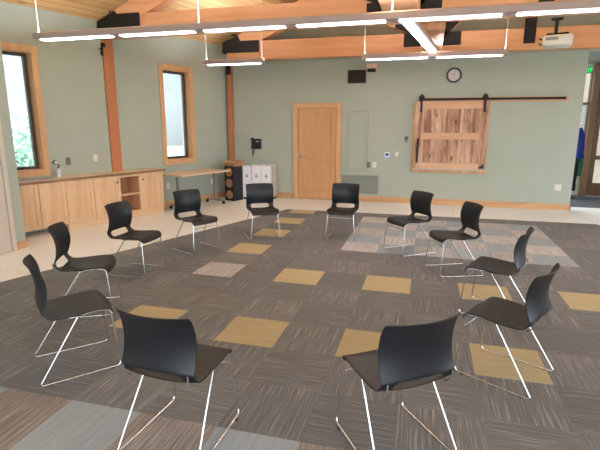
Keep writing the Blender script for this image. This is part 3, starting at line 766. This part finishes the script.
# ------------------------------------------------------------------ hall beyond the wall end
struct((lambda bm: (box(bm, 2.3, 3.2, 12.9, 13.1, 0, 3.15), box(bm, 3.2, 3.73, 12.9, 13.1, 0, 1.15), box(bm, 3.2, 3.73, 12.9, 13.1, 2.95, 3.15), box(bm, 4.85, 6.6, 12.9, 13.1, 0, 3.15), box(bm, 3.73, 4.85, 12.9, 13.1, 2.9, 3.15), obj('wall_hall', bm, SAGE))[-1])(BM()))
struct(bx('ceiling_hall', GREYCEIL, None, 2.3, 6.6, 10.66, 13.1, 3.15, 3.25))
struct(bx('wall_hall_right', SAGE, None, 6.5, 6.6, 10.66, 12.9, 0, 3.15))
t = sthing('window_3', (0, 12.9, 0))
bm = BM(); box(bm, 3.2, 3.24, -.02, .1, 1.15, 2.95); box(bm, 3.71, 3.73, -.02, .1, 1.15, 2.95); box(bm, 3.24, 3.71, -.02, .1, 2.2, 2.26); box(bm, 3.24, 3.71, -.02, .1, 1.15, 1.2); obj('window_frame', bm, DARKW, t)
bx('pane', GLASS, t, 3.24, 3.71, .06, .066, 1.2, 2.95)
bm = BM()
for k in range(30): box(bm, 3.245, 3.705, .02, .05, 1.24+.032*k, 1.26+.032*k)
obj('blind', bm, BLIND, t)
t = sthing('door_3', (0, 12.72, 0))
bx('door_post', DARKW, t, 3.72, 3.86, 0, .15, 0, 3.14, bev=.006)
bm = BM()
box(bm, 3.86, 4.0, .1, .15, .03, 2.88, .004); box(bm, 4.7, 4.85, .1, .15, .03, 2.88, .004); box(bm, 4.0, 4.7, .1, .15, .03, .33, .004); box(bm, 4.0, 4.7, .1, .15, .9, 1.0, .004); box(bm, 4.0, 4.7, .1, .15, 2.74, 2.88, .004); box(bm, 4.0, 4.7, .1, .15, 1.8, 1.88, .004)
obj('door_leaf', bm, DARKW, t)
bx('pane', GLASS, t, 4.0, 4.7, .12, .126, .33, 2.74)
bx('threshold', STEEL, t, 3.84, 4.85, .0, .15, .008, .03)
struct(bx('door_pane_backdrop', plain('tan_backdrop', (170, 150, 130), .8), None, 3.8, 6.5, 14.4, 14.6, -.1, 3.2))  # added backdrop: hides bright sky so the door panes look dim and tan
# exit sign
t = thing('exit_sign', 'green lit exit sign hanging in the hall at right edge', 'sign', (3.44, 12.4, 2.95), 0)
bx('housing', EXITW, t, -.11, .11, -.025, .025, -.06, .06, bev=.006)
bm = BM()
def strokes(bm, segs, ox, s, y0, y1, th):
    for (a, b, c, d) in segs:
        p = Vector((a, b)); q = Vector((c, d)); e = (q-p).normalized(); n = Vector((-e.y, e.x))*th/2; p2 = p-e*th/2; q2 = q+e*th/2
        prism(bm, [((ox+v.x)*s, v.y*s) for v in (p2-n, q2-n, q2+n, p2+n)], 'Y', y0, y1)
G = {'E': [(0, 0, 0, 1), (0, 1, .5, 1), (0, .5, .42, .5), (0, 0, .5, 0)], 'X': [(0, 0, .55, 1), (0, 1, .55, 0)], 'I': [(.1, 0, .1, 1)], 'T': [(0, 1, .6, 1), (.3, 0, .3, 1)]}
ox = -1.25
for ch, adv in (('E', .85), ('X', .85), ('I', .45), ('T', .8)):
    strokes(bm, [(a, b-.5, c, d-.5) for a, b, c, d in G[ch]], ox, .07, -.029, -.024, .16); ox += adv
obj('lettering', bm, EXITG, t)
bm = BM(); cyl(bm, (0, 0, .06), (0, 0, .2), .01); obj('stem', bm, BLACKP, t)
# coats on a rack
t = thing('coat_rack', 'black metal coat rack in the hall just past wall end', 'coat rack', (3.38, 12.35, 0), 0)
bm = BM(); cyl(bm, (0, 0, .02), (0, 0, 1.7), .018); obj('pole', bm, BLACKM, t)
bm = BM(); lathe(bm, [(.16, 0), (.16, .012), (.03, .03)], 24, (0, 0, .008)); obj('base', bm, BLACKM, t, smooth=40)
bm = BM()
for k in range(4):
    a = k*PI/2+.4; tube(bm, [(0, 0, 1.62), (.1*math.cos(a), .1*math.sin(a), 1.6), (.14*math.cos(a), .14*math.sin(a), 1.67)], .009, fillet=.03)
obj('hook', bm, BLACKM, t)
def garment(name, mat, label, loc, rz, w, L, th):
    bm = BM(); n = 12; rings = []; rr = random.Random(hash(name+label[:3]) % 99 if False else len(label))
    for k in range(n+1):
        s = k/n; ww = w*(.25+.75*min(1, s*4)**.7)*(1+.12*s); tt = th*(.5+.7*s)
        ring = []
        for j in range(20):
            a = 2*PI*j/20; f = 1+.16*math.sin(5*a+1.3*s*4)+.05*rr.uniform(-1, 1)
            ring.append(bm.verts.new((ww/2*math.cos(a)*f, tt/2*math.sin(a)*f, -s*L)))
        rings.append(ring)
    for a, b in zip(rings, rings[1:]):
        for j in range(20): bm.faces.new((a[j], a[(j+1) % 20], b[(j+1) % 20], b[j]))
    bm.faces.new(rings[0][::-1]); bm.faces.new(rings[-1])
    o = obj(name, bm, mat, smooth=60, loc=loc, rotz=rz); return tag(o, label, 'coat')
garment('blue_jacket', BLUEC, 'bright blue jacket hanging on the hall coat rack', (3.43, 12.22, 1.66), .2, .2, .7, .16)
garment('green_jacket', GREENC, 'green jacket hanging below and beside the blue one', (3.50, 12.32, 1.2), -.3, .16, .66, .14)
garment('black_coat', BLACKC, 'long black coat hanging lowest on the hall coat rack', (3.33, 12.24, 1.5), .1, .24, 1.3, .18)

# ------------------------------------------------------------------ chairs
def chair_shell():
    """one moulded shell: waterfall seat, bend with open slot, curved back"""
    prof = [(.262, .405), (.252, .436), (.215, .452), (.14, .454), (.04, .446), (-.06, .438), (-.135, .437), (-.180, .444), (-.206, .468), (-.214, .508), (-.215, .524), (-.208, .58), (-.207, .66), (-.222, .74), (-.242, .792), (-.256, .812), (-.264, .819)]
    half = [.185, .208, .218, .224, .226, .222, .219, .217, .216, .215, .215, .214, .215, .215, .213, .212, .211]
    us = [-1, -.965, -.66, -.34, 0, .34, .66, .965, 1]
    bm = BM(); rows = []
    for k, ((x, z), h) in enumerate(zip(prof, half)):
        row = []
        for u in us:
            y = u*h
            if k >= 9: dx = .055*u*u*min(1, (k-8)/4); dz = -.003*abs(u)**4*(k >= 14)     # back wraps forward at its sides
            elif k >= 7: dx = .02*u*u; dz = .012*u*u
            elif k >= 2: dx = 0; dz = .010*u*u-.006*(1-u*u)
            else: dx = -.018*u*u; dz = -.004
            row.append(bm.verts.new((x+dx, y, z+dz)))
        rows.append(row)
    for k in range(len(rows)-1):
        for j in range(len(us)-1):
            if 7 <= k <= 8 and 2 <= j <= 5: continue          # the slot
            f = bm.faces.new((rows[k][j], rows[k][j+1], rows[k+1][j+1], rows[k+1][j]))
            f.material_index = 0 if k < 8 else 1
    bmesh.ops.recalc_face_normals(bm, faces=bm.faces[:])
    me = bpy.data.meshes.new('tmp'); bm.to_mesh(me); bm.free()
    me.materials.append(SHELL); me.materials.append(SHELL)
    o = bpy.data.objects.new('tmp', me); COL.objects.link(o)
    m = o.modifiers.new('s', 'SOLIDIFY'); m.thickness = .009; m.offset = 0
    m = o.modifiers.new('ss', 'SUBSURF'); m.levels = 2; m.render_levels = 2
    dg = bpy.context.evaluated_depsgraph_get(); ev = o.evaluated_get(dg); me2 = bpy.data.meshes.new_from_object(ev)
    out = []
    for part in (0, 1):
        b = BM(); b.from_mesh(me2)
        bmesh.ops.delete(b, geom=[f for f in b.faces if f.material_index != part], context='FACES')
        out.append(b)
    bpy.data.objects.remove(o)
    return out
def make_chair(label):
    t = thing('stacking_chair', label, 'chair', (0, 0, 0), 0, 'chairs set in a circle')
    sb, bb = chair_shell()
    for b, nm in ((sb, 'seat'), (bb, 'backrest')):
        for f in b.faces: f.material_index = 0
        obj(nm, b, SHELL, t, smooth=60)
    r = .006; zf = .008+r
    for s in (-1, 1):
        bm = BM()
        tube(bm, [(.01, s*.203, .434), (-.262, s*.238, zf), (.245, s*.226, zf), (.262, s*.222, zf+.03), (.222, s*.188, .432), (.17, s*.180, .441), (.06, s*.180, .436), (.01, s*.203, .434)], r, 8, fillet=.022)
        obj('sled_leg', bm, CHROME, t, smooth=60)
        for x in (-.2, .2): bx('glide', BLACKP, t, x-.012, x+.012, s*.237-.008, s*.237+.008, .008, .013, bev=.002)
        bm = BM(); tube(bm, [(-.17, s*.178, .434), (-.197, s*.182, .452), (-.212, s*.188, .475), (-.214, s*.189, .515)], .0045, 8, fillet=.03); obj('back_support', bm, CHROME, t, smooth=60)
    bm = BM(); tube(bm, [(.228, -.196, .355), (.224, 0, .355), (.228, .196, .355)], .0045, 8); obj('cross_bar', bm, CHROME, t, smooth=60)
    bm = BM(); box(bm, -.06, .14, -.16, .16, .425, .433, .003); obj('mounting_plate', bm, BLACKP, t)
    return t
R_ = math.radians
CH = [((-1.24, 2.055), 87, 'black chair in front at left, its back to the viewer, left of the gap'),
      ((-.085, 2.30), 126, 'black chair in front at right of centre, back to the viewer, turned left'),
      ((.62, 3.25), 151, 'black chair at right seen from behind its side, over the ochre tile'),
      ((.70, 4.40), 160, 'black chair at right in side view, behind the one over the ochre tile'),
      ((.39, 5.60), 203, 'black chair turned left on front right part of pale grey carpet patch'),
      ((-.16, 6.38), 220, 'black chair turned left on rear part of pale patch, below the barn shutter'),
      ((-1.18, 6.92), 270, 'black chair facing viewer in front of the sage grille, right of door'),
      ((-2.38, 6.58), 301, 'black chair facing viewer in front of white recycling bins'),
      ((-3.04, 5.68), 332, 'black chair in front of the maple rolling table'),
      ((-3.26, 4.58), 0, 'black chair in side view in front of the open shelf cabinet'),
      ((-3.02, 3.46), 27, 'black chair at left in side view, below the oak cabinets'),
      ((-2.39, 2.57), 49, 'black chair at far left in front, seen from its side with bright seat')]
base = make_chair(CH[0][2])
for k, ((x, y), a, lb) in enumerate(CH):
    if k == 0: base.location = (x, y, 0); base.rotation_euler = (0, 0, R_(a))
    else: dup(base, (x, y, 0), R_(a), lb)

# ------------------------------------------------------------------ outside
bm = BM(); box(bm, -40, -7.8, -15, 40, -.35, -.3); o = obj('ground_lawn', bm, GRASS); struct(o)
bm = BM(); prism(bm, [(-14, 4), (-11, 4), (-8.5, 30), (-13, 30)], 'Z', -.298, -.29); struct(obj('ground_drive', bm, GRAVEL))
def shrub(x, y, z, r, h, label, seed, n=1500):
    rr = random.Random(seed); t = thing('shrub', label, 'shrub', (x, y, z), 0, 'shrubs outside windows')
    bm = BM()
    for k in range(n):
        a = rr.uniform(0, 2*PI); s = rr.uniform(0, 1); ph = math.acos(1-2*s); q = .75+.25*rr.random()
        c = Vector((r*q*math.sin(ph)*math.cos(a), r*q*math.sin(ph)*math.sin(a), h*.55+h*.45*q*math.cos(ph)))
        e = .10*rr.uniform(.6, 1.3); u = Vector((rr.gauss(0, 1), rr.gauss(0, 1), rr.gauss(0, 1))).normalized(); v = u.orthogonal().normalized()
        bm.faces.new([bm.verts.new(c+u*e), bm.verts.new(c+v*e*.5), bm.verts.new(c-u*e), bm.verts.new(c-v*e*.5)])
    obj('foliage', bm, LEAF, t)
    bm = BM()
    for k in range(5):
        a = k*2*PI/5; tube(bm, [(0, 0, 0), (.2*r*math.cos(a), .2*r*math.sin(a), h*.3), (.5*r*math.cos(a), .5*r*math.sin(a), h*.7)], .03, 6)
    obj('stem', bm, BARKT, t)
shrub(-9.6, 9.2, -.3, 1.1, 1.9, 'leafy green shrub outside the left window', 1)
shrub(-15, 15.5, -.3, 2.0, 2.6, 'pale green bush seen low in the left window, beyond the nearer shrub', 2)

# ------------------------------------------------------------------ rest of the room shell (behind and right of the camera), unseen; large openings added to let daylight in
bm = BM(); X = 7.4
box(bm, X, X+.2, -4, YB, 0, .5); box(bm, X, X+.2, -4, YB, 2.9, 3.6)
for y in (-4, -1.0, 2.0, 5.0, 8.0, 10.2): box(bm, X, X+.2, y, y+.3 if y < 10 else YB, .5, 2.9)
struct(obj('wall_right', bm, SAGE))
bm = BM(); box(bm, -7.6, 7.6, -4.2, -4, 0, .3); box(bm, -7.6, 7.6, -4.2, -4, 3.6, 7.2)
for x in (-7.6, -4, -1, 2, 5, 7.2): box(bm, x, x+.4 if x < 7 else 7.6, -4.2, -4, .3, 3.6)
struct(obj('wall_near', bm, SAGE))

# ------------------------------------------------------------------ light
w = bpy.data.worlds.new('world'); scn.world = w; w.use_nodes = True
nt = w.node_tree; bg = nt.nodes['Background']
tc = N(nt, 'ShaderNodeTexCoord'); sx = N(nt, 'ShaderNodeSeparateXYZ'); nt.links.new(tc.outputs['Generated'], sx.inputs[0])
r = N(nt, 'ShaderNodeValToRGB'); e = r.color_ramp.elements
e[0].position = .45; e[0].color = (.45, .5, .45, 1); e[1].position = .52; e[1].color = (.82, .93, 1.04, 1)
x = e.new(.62); x.color = (.92, 1.05, 1.2, 1)
x = e.new(.8); x.color = (1.95, 2.15, 2.45, 1)
mp = N(nt, 'ShaderNodeMath', operation='MULTIPLY_ADD'); mp.inputs[1].default_value = .5; mp.inputs[2].default_value = .5
nt.links.new(sx.outputs['Z'], mp.inputs[0]); nt.links.new(mp.outputs[0], r.inputs['Fac']); 
dt = N(nt, 'ShaderNodeVectorMath', operation='DOT_PRODUCT'); dt.inputs[1].default_value = (-.8, .6, 0)
nt.links.new(tc.outputs['Generated'], dt.inputs[0])
mr = N(nt, 'ShaderNodeMapRange'); mr.inputs['From Min'].default_value = .2; mr.inputs['From Max'].default_value = .75; mr.inputs['To Min'].default_value = 1.3; mr.inputs['To Max'].default_value = .36
nt.links.new(dt.outputs['Value'], mr.inputs['Value'])
sc_ = N(nt, 'ShaderNodeVectorMath', operation='SCALE'); nt.links.new(r.outputs['Color'], sc_.inputs[0]); nt.links.new(mr.outputs[0], sc_.inputs['Scale'])
nt.links.new(sc_.outputs[0], bg.inputs['Color'])
bg.inputs['Strength'].default_value = 1.5
